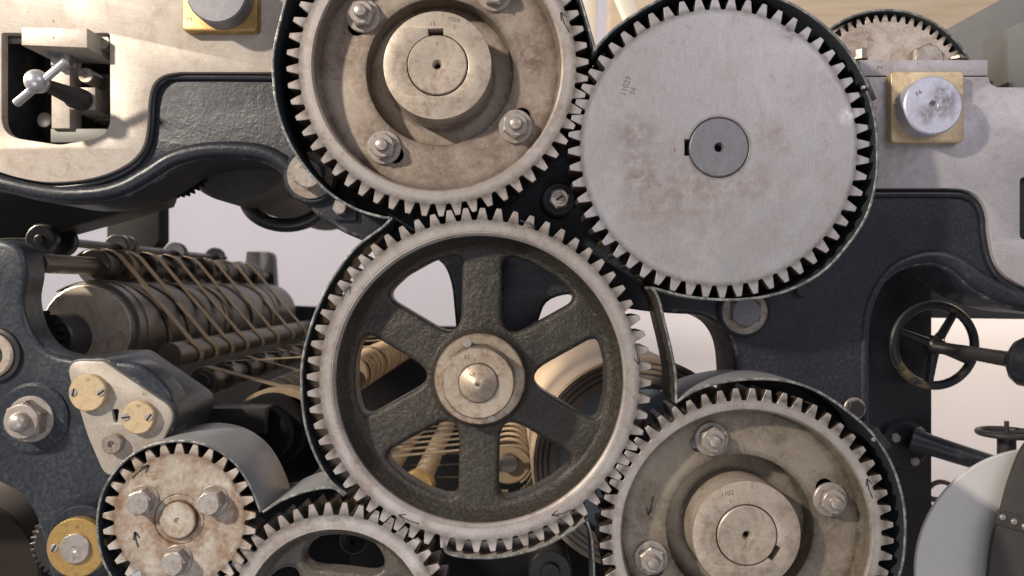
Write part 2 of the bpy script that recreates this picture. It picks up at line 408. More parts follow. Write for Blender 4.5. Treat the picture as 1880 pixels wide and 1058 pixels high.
def arrow(parent, org, p0, p1, y, head=13, w=2.6, double=False):
    a, b = Vector(W2([p0], y)[0]), Vector(W2([p1], y)[0]); o = Vector((org[0], org[2])); a -= o; b -= o
    d = (b-a).normalized(); n = Vector((-d.y, d.x)); mb = MB()
    def stroke(p, q, w0=w, w1=w*.6):
        dd = (q-p).normalized(); m = Vector((-dd.y, dd.x)); yy = y-org[1]-.35
        c = [p+m*w0/2, p-m*w0/2, q-m*w1/2, q+m*w1/2]
        mb.prism([tuple(k) for k in c], [], yy, yy+.3)
    mid = a.lerp(b, .5)+n*(b-a).length*.06
    stroke(a, mid); stroke(mid-d*.6, b)
    stroke(b+d*1, b-d*head+n*head*.42, w*1.1, w*.7); stroke(b+d*1, b-d*head*.9-n*head*.5, w*1.1, w*.7)
    return mb.build('marker_arrow', M['ink'], parent)

# ------------------------------------------------------------------ gears
def gear_outline(N, rt, rr, ph):
    p = TAU/N; out = []; rp = (rt+rr)/2; arcw = TAU*rp/N
    hw = [(rr, .335*arcw), (rr+(rt-rr)*.30, .285*arcw), (rp+1, .235*arcw), (rr+(rt-rr)*.85, .178*arcw), (rt, .135*arcw)]
    for i in range(N):
        a = ph+i*p+random.uniform(-.0012, .0012); hw[4] = (rt-abs(random.gauss(0, .7)), (.135+random.uniform(-.012, .012))*arcw)
        for r, h in hw: out.append((r*math.cos(a-h/r), r*math.sin(a-h/r)))
        for r, h in hw[::-1]: out.append((r*math.cos(a+h/r), r*math.sin(a+h/r)))
        out.append((rr-1.2, None, a+p/2))
    return [(q[0]*math.cos(q[2]), q[0]*math.sin(q[2])) if len(q) == 3 else q for q in out]

G = {}                                     # name: centre in the photograph, depth, teeth, tip radius, root radius, phase
def mesh_phase(a, b):
    A, B = G[a], G[b]; pa, pb = TAU/A['N'], TAU/B['N']
    th = math.atan2(B['c'].z-A['c'].z, B['c'].x-A['c'].x); u = ((th-A['ph'])/pa) % 1
    return th+PI+(u-.5)*pb
def reg(k, px, py, y, N, rt, rr, ph=0): G[k] = dict(c=W(px, py, y), N=N, rt=rt, rr=rr, ph=ph)
reg('UL', 803, 120, 0, 56, 278, 256, R(181.4))
reg('UR', 1320, 271, 0, 56, 277, 255); G['UR']['ph'] = mesh_phase('UL', 'UR')
reg('C', 880, 698, 0, 64, 317, 295); G['C']['ph'] = mesh_phase('UL', 'C')
reg('LR', 1371, 983, 0, 56, 270.5, 248.5); G['LR']['ph'] = mesh_phase('C', 'LR')
reg('LO', 614, 1140, 9, 44, 219, 196); G['LO']['ph'] = mesh_phase('C', 'LO')
reg('SM', 329, 954, 0, 29, 142, 121); G['SM']['ph'] = mesh_phase('LO', 'SM')

def stud(parent, x, y, z, rot, s=1., wob=0):     # washer and nut on a stud standing on a plate at depth y
    st = MB().lathe([(0, -40), (5, -39.5), (10, -37.5), (12.2, -34), (12.2, 0)], 20).build('stud', M['bolt'], parent, loc=(x, y, z))
    wa = MB().lathe([(14, -7), (30.5, -7), (32, -5.5), (32, 0)], 36).build('washer', M['rim'], st)
    nt = MB().lathe([(14.5, -24), (20.5, -25), (25.5, -22), (25.5, -7)], 6, a0=rot)
    nt = nt.build('nut', M['nut'], st)
    nf = MB().lathe([(12.6, -25.6), (20.3, -25.6), (21.6, -24.2), (21.6, -20)], 30).build('nut_face', M['bolt'], nt)
    return st

def bolted_gear(k, label, key_ang, bolt_ang, web, slot_dir, txt):
    g = G[k]; c = g['c']
    t = thing('spur_gear', label, 'gear', c, 'bolted gears with deep hubs')
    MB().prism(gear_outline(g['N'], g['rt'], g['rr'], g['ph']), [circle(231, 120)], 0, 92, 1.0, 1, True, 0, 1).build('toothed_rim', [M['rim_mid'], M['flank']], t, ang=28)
    br = 178; rot0 = g['ph']
    slots = []; pos = []
    for i in range(4):
        a = R(bolt_ang+90*i); x, z = br*math.cos(a), br*math.sin(a); pos.append((x, z, a))
        da = slot_dir*.075; pts = []
        for q in range(9): b = a+da+.115*slot_dir*0+PI*0; pts.append((x+0, z))
        a2 = a+slot_dir*.13
        cap = [(br+17*math.cos(w), w) for w in []]
        lo, hi = min(a, a2), max(a, a2)
        outp = [((br+17)*math.cos(lo+(hi-lo)*q/6), (br+17)*math.sin(lo+(hi-lo)*q/6)) for q in range(7)]
        inp = [((br-17)*math.cos(hi-(hi-lo)*q/6), (br-17)*math.sin(hi-(hi-lo)*q/6)) for q in range(7)]
        def capend(an, sgn):
            cx, cz = br*math.cos(an), br*math.sin(an)
            return [(cx+17*math.cos(an+sgn*PI*q/6+(0 if sgn > 0 else PI)*1), cz+17*math.sin(an+sgn*PI*q/6+(0 if sgn > 0 else PI))) for q in range(1, 6)]
        c_hi = [(br*math.cos(hi)+17*math.cos(hi+PI*q/6), br*math.sin(hi)+17*math.sin(hi+PI*q/6)) for q in range(1, 6)]
        c_lo = [(br*math.cos(lo)+17*math.cos(lo+PI+PI*q/6), br*math.sin(lo)+17*math.sin(lo+PI+PI*q/6)) for q in range(1, 6)]
        slots.append(outp+c_hi+inp+c_lo)
    w = MB().prism(circle(224, 120), [circle(139, 96)]+slots, 45, 78, 1.2, 1)
    w.lathe([(231.5, 1.5), (228, 4), (226, 38), (223, 45.4)], 120)
    w.lathe([(139, 60), (138, 96), (99, 97)], 96)
    w.build('web_plate', web, t)
    key = []
    for i in range(64):
        a = TAU*i/64+R(key_ang)
        d = math.atan2(math.sin(a-R(key_ang)), math.cos(a-R(key_ang)))
        if abs(d) < .27: continue
        key.append((a, 56.5))
    hole = [(r*math.cos(a), r*math.sin(a)) for a, r in key]
    ca, sa = math.cos(R(key_ang)), math.sin(R(key_ang))
    hole += [(x*ca-z*sa, x*sa+z*ca) for x, z in ((54, -14), (67, -14), (67, 14), (54, 14))]
    hole.sort(key=lambda q: (math.atan2(q[1], q[0])-R(key_ang)-.5) % TAU)
    MB().prism(circle(99.5, 96), [hole], 0, 100, 1.8, 2).build('hub', M['hub'], t)
    sh = MB().lathe([(5.5, 16), (6, 3), (9.5, -2.5), (12, -3), (52.5, -3), (54.5, -1), (54.5, 60)], 64).build('shaft', M['hub'], t)
    MB().lathe([(0, 17), (6, 16)], 16).build('centre_hole', M['void'], sh)
    for i, (x, z, a) in enumerate(pos): stud(t, x, 45, z, a+i*.7)
    for body, size, x, z, rt_ in txt: text(body, size, t, (x, -.1, z), rt_)
    return t

ul = bolted_gear('UL', 'large bolted gear with deep hub at top, left of the plain grey gear', 93, 54, M['web'], 1,
    [('1024', 11, 30, 84, -14), ('13', 11, -9, 76, 3), ('2', 10, 31, 70, -10)])
lr = bolted_gear('LR', 'large bolted gear at lower right with oily olive web and sideways keyway', -33, 18, M['web_olive'], 1,
    [('1102', 12, -36, 76, 14), ('1', 11, -30, 62, 14)])
text('1811', 10, ul, (171, 44.6, 14), -70, name='stamped_number')
text('9', 9, ul, (0, -3.2, 38), 0)
arrow(ul, G['UL']['c'], (1046, 60), (1030, 24), 0)
arrow(lr, G['LR']['c'], (1199, 912), (1190, 945), 43, 12)
arrow(lr, G['LR']['c'], (1602, 915), (1592, 880), 0, 12)

g = G['UR']
ur = thing('spur_gear', 'large plain grey disc gear with small dark shaft end, right of the bolted gear', 'gear', g['c'])
kh = [(56*math.cos(a), 56*math.sin(a)) for a in [PI+.13+(TAU-.26)*i/60 for i in range(61)]]+[(-62, 15), (-62, -15)]
kh = [(55.5*math.cos(PI+.27+(TAU-.54)*i/60), 55.5*math.sin(PI+.27+(TAU-.54)*i/60)) for i in range(61)]+[(-63, 15), (-63, -15)]
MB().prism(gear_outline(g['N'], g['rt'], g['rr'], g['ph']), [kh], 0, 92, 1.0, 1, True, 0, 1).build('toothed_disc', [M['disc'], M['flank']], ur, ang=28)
sh = MB().lathe([(7, 14), (7.5, 2), (9.5, -1.5), (52, -1.5), (54, .5), (54, 60)], 64).build('shaft', M['shaft_grey'], ur)
MB().lathe([(0, 15), (7.2, 14)], 16).build('centre_hole', M['void'], sh)
text('11029', 15, ur, (-171, -.15, 113), 72); text('56', 14, ur, (-158, -.15, 104), 72); text('4', 12, ur, (-82, -.15, -5), 20)

# centre gear: spoked
g = G['C']
cg = thing('spur_gear', 'biggest gear in the middle with six rough iron spokes', 'gear', g['c'])
rimm = MB().prism(gear_outline(g['N'], g['rt'], g['rr'], g['ph']), [circle(272, 128)], 0, 92, 1.0, 1, True, 0, 1)
rimm.lathe([(272.5, 1), (270.5, .6), (266, 5), (264.5, 16)], 128)
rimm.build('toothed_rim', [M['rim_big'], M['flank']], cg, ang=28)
holes = []
for i in range(6):
    a0, a1 = R(-92+60*i+1), R(-92+60*i+61); hw = 38.5; ro = 239
    def pt(a, side, r):
        b = math.sqrt(r*r-hw*hw); return (b*math.cos(a)-side*hw*math.sin(a), b*math.sin(a)+side*hw*math.cos(a))
    p0, p1 = pt(a0, 1, ro), pt(a1, -1, ro)
    am = (a0+a1)/2; inn = (hw/math.sin(R(30)))
    f0, f1 = math.atan2(p0[1], p0[0]), math.atan2(p1[1], p1[0])
    if f1 < f0: f1 += TAU
    mid = [(ro*math.cos(f0+(f1-f0)*q/3), ro*math.sin(f0+(f1-f0)*q/3)) for q in (1, 2)]
    pf = fillet([(inn*math.cos(am), inn*math.sin(am)), p0]+mid+[p1], [34, 26, 60, 60, 26], 8)
    holes.append(pf)
sp = MB().prism(circle(262, 128), holes, 50, 96, 11, 4)
sp.lathe([(265.5, 10), (264, 16), (257, 30), (251, 44), (245, 50.5), (242, 51.5)], 128)
sp.lathe([(101, 52), (95, 49), (90, 43), (86, 34), (84, 30)], 96)
sp.build('spokes', M['spoke'], cg, ang=50)
hb = MB().lathe([(84, 60), (84.5, 16), (82.5, 14), (62, 14), (62, 20)], 96).build('hub_ring', M['hub_brown'], cg)
hc = MB().lathe([(64, 20), (64.5, -44), (62.5, -47), (35, -47), (35, -44)], 80).build('collar', M['hub_brown'], cg)
text('62', 11, hc, (-20, -47.3, 46), 8); 
cn = MB().lathe([(34.2, -40), (34.2, -50), (32, -52), (22, -58), (11, -68), (6, -70.5), (4, -70.5), (3.2, -64), (0, -63)], 48).build('pointed_centre', M['hub_brown'], cg)
text('62', 9, cn, (-11, -63, 18), 25)
MB().tube([(-24, 8, 66), (-21, -30, 70)], 8, 14).build('set_pin', M['bolt'], cg)
MB().tube([(22, 8, -70), (22, -2, -70)], 6, 12).build('set_pin', M['bolt'], cg)
for p0, p1 in (((955, 405), (981, 418)), ((627, 552), (643, 527)), ((1165, 633), (1172, 668)), ((770, 962), (733, 946)), ((1050, 936), (1014, 946))):
    arrow(cg, g['c'], p0, p1, 0, 13, 2.2)

# small rusty gear
g = G['SM']
sm = thing('spur_gear', 'small rusty gear with three hex bolts at lower left', 'gear', g['c'])
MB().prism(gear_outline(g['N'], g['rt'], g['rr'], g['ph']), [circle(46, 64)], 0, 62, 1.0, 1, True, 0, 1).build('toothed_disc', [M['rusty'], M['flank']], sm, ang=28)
MB().lathe([(34.5, 4), (34.5, 1), (44, .8), (45.6, 2), (45.6, 10)], 64).build('bush_ring', M['rusty'], sm)
MB().lathe([(0, -4), (4, -4.5), (6, -8), (31.5, -8), (33.5, -6), (33.5, 20)], 48).build('shaft', M['rusty'], sm)
def hexbolt(parent, x, y, z, rot, r=25, h=26, washer=30, mat='bolt', flush=3):
    b = MB().lathe([(0, -h), (r*.80, -h), (r*.88, -h+1.2), (r, -h+r*.16), (r, 0)], 6, a0=rot).build('bolt', M[mat], parent, loc=(x, y, z), ang=20)
    bf = MB().lathe([(0, -h-.7), (r*.78, -h-.7), (r*.83, -h+.5), (r*.83, -h+4)], 32).build('bolt_face', M[mat], b)
    if washer: MB().lathe([(r*.5, -flush), (washer-1.5, -flush), (washer, -flush+1.2), (washer, 0)], 36).build('washer', M['nut'], b)
    return b
for x, z, ro in ((-64, 36, .3), (63, 35, .9), (-3, -74, .1)): hexbolt(sm, x, 0, z, ro, 24, 27, 28)
arrow(sm, g['c'], (243, 878), (273, 855), 0, 14, 4.2); arrow(sm, g['c'], (254, 1004), (248, 978), 0, 13, 4.2)

# lower gear, cut by the bottom of the picture
g = G['LO']
lo = thing('spur_gear', 'gear with dark oval openings cut off by the bottom edge below the spoked gear', 'gear', g['c'])
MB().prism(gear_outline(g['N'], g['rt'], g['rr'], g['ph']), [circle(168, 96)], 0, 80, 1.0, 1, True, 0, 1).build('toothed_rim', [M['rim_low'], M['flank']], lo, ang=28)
holes = []
for i in range(4):
    a = R(84+90*i); ov = []
    for q in range(40):
        w = TAU*q/40; dr = 37*math.sin(w); dt = 80*math.cos(w)*(1-.0*dr)
        r = 117+dr; an = a+dt/(117+dr*.3); ov.append((r*math.cos(an), r*math.sin(an)))
    holes.append(ov)
l2 = MB().prism(circle(160, 96), holes, 34, 70, 10, 4)
l2.lathe([(168.5, 1), (165, 3), (162, 16), (154, 32), (150, 34.5)], 96)
l2.build('web', M['web_cast'], lo, ang=50)
MB().lathe([(0, 0), (44, 0), (46, 2), (46, 60)], 48).build('hub', M['hub'], lo)
text('11031', 9, lo, (-3, -.15, 186), 3)

# rear gear at top right
c = W(1628, 186, 230); k_ = (DIST+230)/DIST
rg = thing('spur_gear', 'half hidden fine toothed gear behind the bearing cap at top right', 'gear', c)
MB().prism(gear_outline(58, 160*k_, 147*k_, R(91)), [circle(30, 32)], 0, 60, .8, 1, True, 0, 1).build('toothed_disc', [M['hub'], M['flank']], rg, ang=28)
MB().lathe([(0, -12), (28, -12), (31, -9), (31, 50)], 40).build('shaft', M['hub'], rg)
hexbolt(rg, 80, 0, 84, .4, 36, 20, 0, 'nut')
# ------------------------------------------------------------------ machine frame
FY = 130
fo = W(900, 500, FY)
fr = thing('machine_frame', 'black cast iron side frame of the press carrying the large gears', 'machine frame', fo)
bottom_left = cr([(-420, 338), (-310, 338), (-200, 338), (-90, 338), (0, 351), (60, 366), (120, 375), (180, 374), (235, 361), (285, 335), (330, 307), (380, 294), (440, 292), (490, 302), (525, 328), (550, 365), (585, 398), (625, 424), (665, 442)], 4)
mid_edge = cr([(665, 442), (720, 462), (780, 470), (812, 484), (828, 520), (834, 570), (840, 640)], 4)+cr([(850, 735), (888, 752), (925, 735), (955, 650), (985, 598), (1003, 556), (1041, 541), (1068, 547), (1120, 560), (1180, 571), (1240, 576), (1285, 579), (1318, 595), (1338, 622), (1347, 655), (1350, 700)], 4)
right_arch = [(1350, 1150), (1597, 1150)]+cr([(1597, 700), (1597, 620), (1603, 567), (1625, 522), (1662, 495), (1710, 487), (1748, 503), (1780, 533), (1830, 558), (1890, 574), (1990, 582)], 4)
top = [(1990, 162), (1832, 162), (1820, 155), (1817, 141), (1570, 114), (1545, 108), (1481, 102)]+arc(1291, 292, 268, 45, 138, 14)+[(1083, 138)]+arc(815, 153, 276, 4, 60, 10)+[(940, -230), (-420, -230)]
win = fillet([(3, 61), (201, 61), (202, 250), (110, 266), (3, 250)], [4, 6, 42, 60, 42], 7)
casting = W2(bottom_left+mid_edge+right_arch+top, FY)
MB().prism(casting, [W2(win, FY)], FY, FY+150, 9, 3, mib=1).build('casting', [M['black'], M['black_edge']], fr, fo, ang=40)
MB().prism(W2([(-30, 40), (235, 40), (235, 290), (-30, 290)], 300), [], 300, 312, 1, 1).build('dark_backing', M['void'], fr, fo)  # dark sheet added behind the window so its inside goes black
bay = [(1350, 1150), (1597, 1150), (1597, 620), (1603, 567), (1625, 522)]
ridge_l = [(-420, 322), (-310, 322), (-200, 322), (-90, 322), (0, 335), (60, 349), (120, 357), (180, 355), (228, 343), (274, 318), (318, 291), (372, 277), (440, 275), (495, 284), (535, 312), (560, 345)]
MB().tube([W(p[0], p[1], FY) for p in cr(ridge_l, 5)], 16, 14).build('edge_bead', M['black'], fr, fo, ang=60)
bead_l = [(530, 143), (330, 142), (303, 148), (287, 163), (281, 190), (279, 232), (271, 272), (247, 304), (203, 327), (150, 341), (90, 345), (40, 338), (-10, 322), (-90, 292), (-200, 292), (-310, 292), (-420, 292)]
MB().tube([W(p[0], p[1], FY-2) for p in cr(bead_l, 5)], 7, 10).build('plate_bead', M['black_smooth'], fr, fo, ang=60)
ridge_r = [(1585, 1150), (1585, 760), (1586, 625), (1592, 570), (1612, 522), (1648, 486), (1705, 470), (1752, 482), (1792, 513), (1838, 538), (1890, 552), (1990, 562)]
rr_ = cr(ridge_r, 6)
MB().tube([W(p[0], p[1], FY+5) for p in rr_], [9+11*max(0, min(1, (i-26)/22)) for i in range(len(rr_))], 14).build('edge_bead', M['black'], fr, fo, ang=60)
bead_r = [(1590, 357), (1740, 357), (1772, 361), (1792, 374), (1802, 398), (1805, 435), (1815, 480), (1836, 512), (1875, 536), (1990, 575)]
MB().tube([W(p[0], p[1], FY-2) for p in cr(bead_r, 5)], 7, 10).build('plate_bead', M['black_smooth'], fr, fo, ang=60)
PY = 112
pl = [(-420, -230), (522, -230), (524, 133), (330, 133)]+cr([(330, 133), (300, 139), (281, 156), (273, 188), (271, 230), (263, 268), (241, 296), (200, 318), (150, 331), (90, 335), (40, 328), (-10, 313), (-90, 282), (-200, 282), (-310, 282), (-420, 282)], 5)[1:]
f1 = MB().prism(W2(pl, PY), [W2(win, PY)], PY, FY+2, 2.2, 2).build('face_plate', M['plate'], fr, fo)
pr = [(1585, 141), (1815, 141)]+cr([(1815, 141), (1819, 153), (1832, 160)], 4)[1:]+[(1990, 160), (1990, 566)]+cr([(1880, 526), (1846, 506), (1826, 476), (1816, 430), (1813, 395), (1800, 366), (1776, 350), (1740, 346)], 5)+[(1585, 346)]
rs = fillet([(1873, 325), (1935, 325), (1935, 440), (1873, 440)], 10, 4)
f2 = MB().prism(W2(pr, PY), [W2(rs, PY)], PY, FY+2, 2.2, 2).build('face_plate', M['plate_cool'], fr, fo)
q = W2([(1578, 110), (1814, 110), (1814, 139.2), (1578, 139.2)], PY)
cap = MB().prism(q, [], PY, PY+150, 2, 2).build('bearing_cap', M['plate_cool'], fr, fo)
def wtext(body, size, px, py, y, parent, org, rot=0, mat=None):
    w = W(px, py, y)-Vector(org); return text(body, size, parent, (w.x, w.y-.2, w.z), rot, mat)
wtext('P4', 11, 1615, 125, PY, cap, fo); wtext('9', 9, 98, 40, PY, f1, fo); wtext('P4', 9, 1605, 199, PY, f2, fo)
def cap_bolt(px, w, h, y, mat, seg=6):
    p = W(px, 110, y)-fo
    vs = MB(); r = w/2
    prof = [(0, h), (r*.8, h), (r, h-3), (r, 4), (r*1.25, 4), (r*1.25, 0)]
    n = len(prof); v = []
    for i in range(6):
        a = TAU*i/6+.3
        for (rr, z) in prof: v.append((p.x+rr*math.cos(a), p.y+rr*math.sin(a), p.z+z))
    f = [(i*n+k, ((i+1) % 6)*n+k, ((i+1) % 6)*n+k+1, i*n+k+1) for i in range(6) for k in range(n-1)]
    vs.add(v, f).build('cap_nut', mat, cap)
cap_bolt(1580, 24, 22, PY+40, M['nut']); cap_bolt(1757, 26, 9, PY+60, M['nut'])
# bosses and bolts on the casting
def fbolt(px, py, y, r, h, washer, rot, boss=0, mat='bolt'):
    p = W(px, py, y)-fo
    b = hexbolt(fr, p.x, p.y, p.z, rot, r, h, washer, mat, 5)
    if boss: MB().lathe([(0, -.5), (boss-4, -.5), (boss, 4), (boss, 40)], 48).build('boss', M['black'], b)
    return b
b = fbolt(571, 322, FY-14, 33, 26, 47, .5, 57); text('VI', 11, b, (-12, -27, 12), 20)
fbolt(627, 383, FY-4, 15, 20, 0, .2)
MB().box(*[v for v in (-18, 24)], -9, 0, -22, 18, 2).build('lug', M['black_smooth'], fr, loc=W(633, 385, FY-1)-fo)
b = fbolt(1026, 366, FY-60, 20, 20, 0, .25, 0); MB().lathe([(0, -24), (10, -23), (11, -20)], 20).build('slotted_screw', M['bolt'], b)
MB().box(-1.4, 1.4, -25, -23, -8, 8).build('screw_slot', M['void'], b).rotation_euler = (0, R(55), 0)
MB().lathe([(0, 0), (30, 0), (34, 4), (34, 70)], 32).build('boss', M['black'], fr, loc=W(1026, 366, FY-58)-fo)
fbolt(1366, 572, FY-16, 33, 18, 45, .5, 52, 'shaft_grey'); fbolt(1471, 533, FY-4, 15, 10, 0, .5, 0, 'dark'); fbolt(1568, 750, FY-4, 18, 14, 22, .3, 0, 'dark')
# central shaft and bearing behind the spoked gear
MB().lathe([(0, 96), (78, 96), (82, 100), (82, 132)], 64).build('shaft_bearing', M['dark'], fr, loc=W(880, 698, 0)-fo)
# ------------------------------------------------------------------ bearing blocks
def bearing(label, sq, y, disc, r, h, matsq, matd, txt):
    o = W((sq[0]+sq[2])/2, (sq[1]+sq[3])/2, y)
    t = thing('bearing_block', label, 'bearing', o)
    p = W2(fillet([(sq[0], sq[3]), (sq[2], sq[3]), (sq[2], sq[1]), (sq[0], sq[1])], 9, 5), y)
    b = MB().prism(p, [], y, PY+1, 3, 3).build('bronze_square', matsq, t, o)
    dc = W(disc[0], disc[1], y-h); d = dc-o; rr = r*(DIST+y-h)/DIST
    p_ = MB().lathe([(0, 10), (6.5, 9), (7.5, 1.5), (9.5, 0), (rr-3, 0), (rr, 3), (rr, h+1)], 64).build('shaft_end', matd, t, loc=d)
    for body, s, x, z, rot in txt: text(body, s, b, (x, -.3, z), rot)
    return t, p_
t, p_ = bearing('bronze square bearing with lavender grey shaft end on the right face plate', (1636, 131, 1770, 262), 92, (1714, 193), 54, 38, M['brass_pale'], M['lavender'], [('P4', 10, -58, 14, 0), ('P4', 10, -58, -12, 0)])
text('P4', 12, p_, (-28, -.3, 22), 35, M['stamp'])
MB().box(-67, -48, -.4, .2, -.7, .7).build('joint_line', M['stamp'], t, loc=(-1.2, -.3, 3))
t, p_ = bearing('brass square bearing with dark grey shaft end at top edge of the left face plate', (334, -80, 472, 57), 88, (397, -14), 56, 42, M['brass'], M['shaft_grey'], [('P3', 10, -58, -50, 0)])
# ------------------------------------------------------------------ gear guards
def guard(label, paths, y0, y1, mats, th=4.5, jag=0, clips=()):
    o = W(paths[0][0][0], paths[0][0][1], 0)
    t = thing('gear_guard', label, 'guard', o, 'sheet metal guards round the gears')
    for p in paths:
        MB().band([tuple(v) for v in W2(p, 0)], th, y0, y1, 0, 1, jag, 2 if len(mats) > 2 else 0).build('guard_strip', mats, t, o, ang=50)
    for (px, py, w, h, rot) in clips:
        c_ = MB().box(-w/2, w/2, 0, 26, -h/2, h/2, 2).build('joint_clip', M['black_smooth'], t, loc=W(px, py, -6)-o); c_.rotation_euler = (0, R(rot), 0)
        MB().lathe([(0, -4), (3, -3.5), (4, 0)], 12).build('rivet', M['bolt'], c_, loc=(-w*.9, -2, h*.2))
    return t
guard('black guard strip curving down the left side of the top bolted gear', [cr([(690, -165), (600, -110), (545, -40), (520, 35), (506, 100), (506, 150), (513, 200), (532, 255), (565, 309), (606, 352), (655, 382), (700, 396), (716, 398)], 8)], -6, FY, [M['guard'], M['edge']], -5, .6)
guard('black guard strip on the right of the top bolted gear meeting the plain gear guard', [cr([(960, -135), (1010, -95), (1048, -40), (1066, 10), (1079, 55), (1091, 97)], 8)], -6, FY, [M['guard'], M['edge']], 5, .6)
guard('black guard over the top of the plain grey gear with joint clip at right', [cr([(1091, 97), (1128, 58), (1180, 22), (1240, -8), (1300, -17)], 8)+arc(1321, 271, 289, 88, 22, 44)], -8, FY, [M['guard'], M['edge']], 5, .6, [(1597, 165, 12, 40, -22)])
guard('greenish lower guard strip under the right side of the plain grey gear', [arc(1321, 271, 290, 21, 2, 12)+cr([(1611, 275), (1609, 330), (1592, 395), (1560, 447), (1515, 497), (1460, 530), (1400, 548), (1330, 553), (1260, 547), (1196, 531)], 8)[1:]], -6, FY, [M['guard'], M['edge'], M['guard_green']], -5, .6)
guard('black guard strip wrapping the left side of the big spoked gear', [cr([(718, 399), (700, 417), (660, 446), (628, 482), (595, 535), (570, 595), (554, 660), (552, 720), (560, 785), (580, 842), (606, 885), (634, 908)], 8)], -4, 150, [M['guard'], M['edge']], 5, .6)
guard('wavy dark guard strip between the spoked gear and the lower right gear', [cr([(1196, 531), (1206, 550), (1216, 590), (1228, 640), (1237, 690), (1238, 737)], 8)], -6, 120, [M['spoke'], M['edge']], 5, .8)
guard('deep grey topped guard arching over the lower right gear', [cr([(1238, 737), (1275, 714), (1325, 699), (1384, 693), (1443, 697), (1496, 714), (1546, 745), (1599, 791), (1634, 844), (1654, 900), (1662, 956), (1658, 1030), (1640, 1090)], 9)], -6, 152, [M['guard'], M['edge'], M['guard_grey']], -5, .6, [(1618, 806, 14, 44, -38)])
guard('grey sheet guard arching over the small rusty gear', [cr([(215, 1075), (190, 1030), (180, 985), (180, 940), (192, 895), (222, 851), (262, 822), (306, 809), (350, 808), (396, 821), (436, 850), (464, 893), (482, 938)], 9)], -6, 185, [M['guard'], M['edge'], M['guard_grey']], -4.5, .5)
guard('grey sheet guard arching over the lower gear below the spoked gear', [cr([(482, 938), (520, 915), (565, 899), (610, 893), (634, 908)], 8)], -4, 160, [M['guard'], M['edge'], M['guard_grey']], -4.5, .5)
bo = guard('pale guard strip curving under the bottom of the big spoked gear', [cr([(812, 996), (820, 1017), (860, 1026), (920, 1025), (985, 1010), (1040, 984), (1076, 958)], 8)], -2, 90, [M['olive_metal'], M['edge'], M['guard']], 5, .4)
guard('narrow dark upright guard strip at the bottom left of the lower right gear', [cr([(1076, 958), (1084, 985), (1088, 1030), (1090, 1090)], 8)], -2, 90, [M['guard'], M['edge']], 4, .4)
o = W(1628, 186, 215); t = thing('gear_guard', 'thin black guard arching over the half hidden rear gear at top right', 'guard', o, 'sheet metal guards round the gears')
MB().band(W2(arc(1628, 190, 174, 8, 150, 40), 215), 5, 215, 300, 0, 1, .5).build('guard_strip', [M['guard'], M['edge']], t, o, ang=50)
# ------------------------------------------------------------------ clamp in the window of the left face plate
o = W(100, 70, 95)
ck = thing('screw_clamp', 'adjusting clamp with ball and crossbar handle inside the left frame window', 'clamp', o)
def inw(mb, name, mat, ang=32): return mb.build(name, mat, ck, o, ang=ang)
blk = inw(MB().prism(W2([(39, 50), (160, 52), (160, 88), (39, 83)], 72), [], 72, 190, 2, 2), 'sliding_block', M['plate'])
wtext('9', 8, 98, 70, 72, blk, o)
inw(MB().tube([W(4, 74, 150), W(200, 74, 150)], 8, 12), 'guide_rod', M['rim'])
inw(MB().lathe([(0, 0), (5, 0), (6, -3), (16, -3), (17.5, -1), (17.5, 30)], 24, c=W(186, 75, 125)), 'collar', M['nut'])
inw(MB().box(*(lambda a, b: (a.x, b.x, 150, 195, b.z, a.z))(W(94, 86, 150), W(128, 236, 150)), 2), 'slide_bar', M['plate'])
nut_ = inw(MB().box(*(lambda a, b: (a.x, b.x, 125, 150, b.z, a.z))(W(92, 98, 125), W(127, 120, 125)), 3), 'square_nut', M['silver'])
inw(MB().box(*(lambda a, b: (a.x, b.x, 130, 215, b.z, a.z))(W(126, 160, 130), W(175, 202, 130)), 3), 'screw_block', M['nut'])
inw(MB().box(*(lambda a, b: (a.x, b.x, 215, 300, b.z, a.z))(W(172, 136, 215), W(222, 222, 215)), 3), 'back_plate', M['olive'])
inw(MB().box(*(lambda a, b: (a.x, b.x, 160, 275, b.z, a.z))(W(92, 236, 160), W(210, 262, 160)), 3), 'lower_rail', M['olive'])
inw(MB().tube([W(88, 94, 110), W(150, 94, 150)], 9, 12), 'spring_cup', M['blue'])
inw(MB().lathe([(0, 0), (5, 0), (6, -3), (14, -3), (15.5, -1), (15.5, 40)], 24, c=W(158, 139, 150)), 'collar', M['nut'])
inw(MB().lathe([(0, 0), (8, 0), (14, -2), (16, 0), (16, 60)], 24, c=W(82, 221, 165)), 'collar', M['dark'])
A, B = W(68, 150, 10), W(152, 185, 130)
inw(MB().tube([A.lerp(B, .1), A.lerp(B, .3), A.lerp(B, .75), A.lerp(B, .78), B], [9, 13, 18, 22, 22], 20), 'screw_stem', M['dark'], 50)
ball = MB(); n_ = 20
prof = [(22*math.sin(PI*i/16), -22*math.cos(PI*i/16)) for i in range(17)]; prof[0] = (0, -22); prof[-1] = (0, 22)
hb = inw(ball.lathe(prof, 28, c=A), 'ball', M['silver'], 60)
d1, d2 = W(29, 191, 20), W(121, 113, -2)
e = (d2-d1).normalized()
inw(MB().tube([d1, d1+e*2, d2-e*2, d2], [6.2, 8, 7.2, 5.5], 16), 'crossbar', M['silver'], 50)
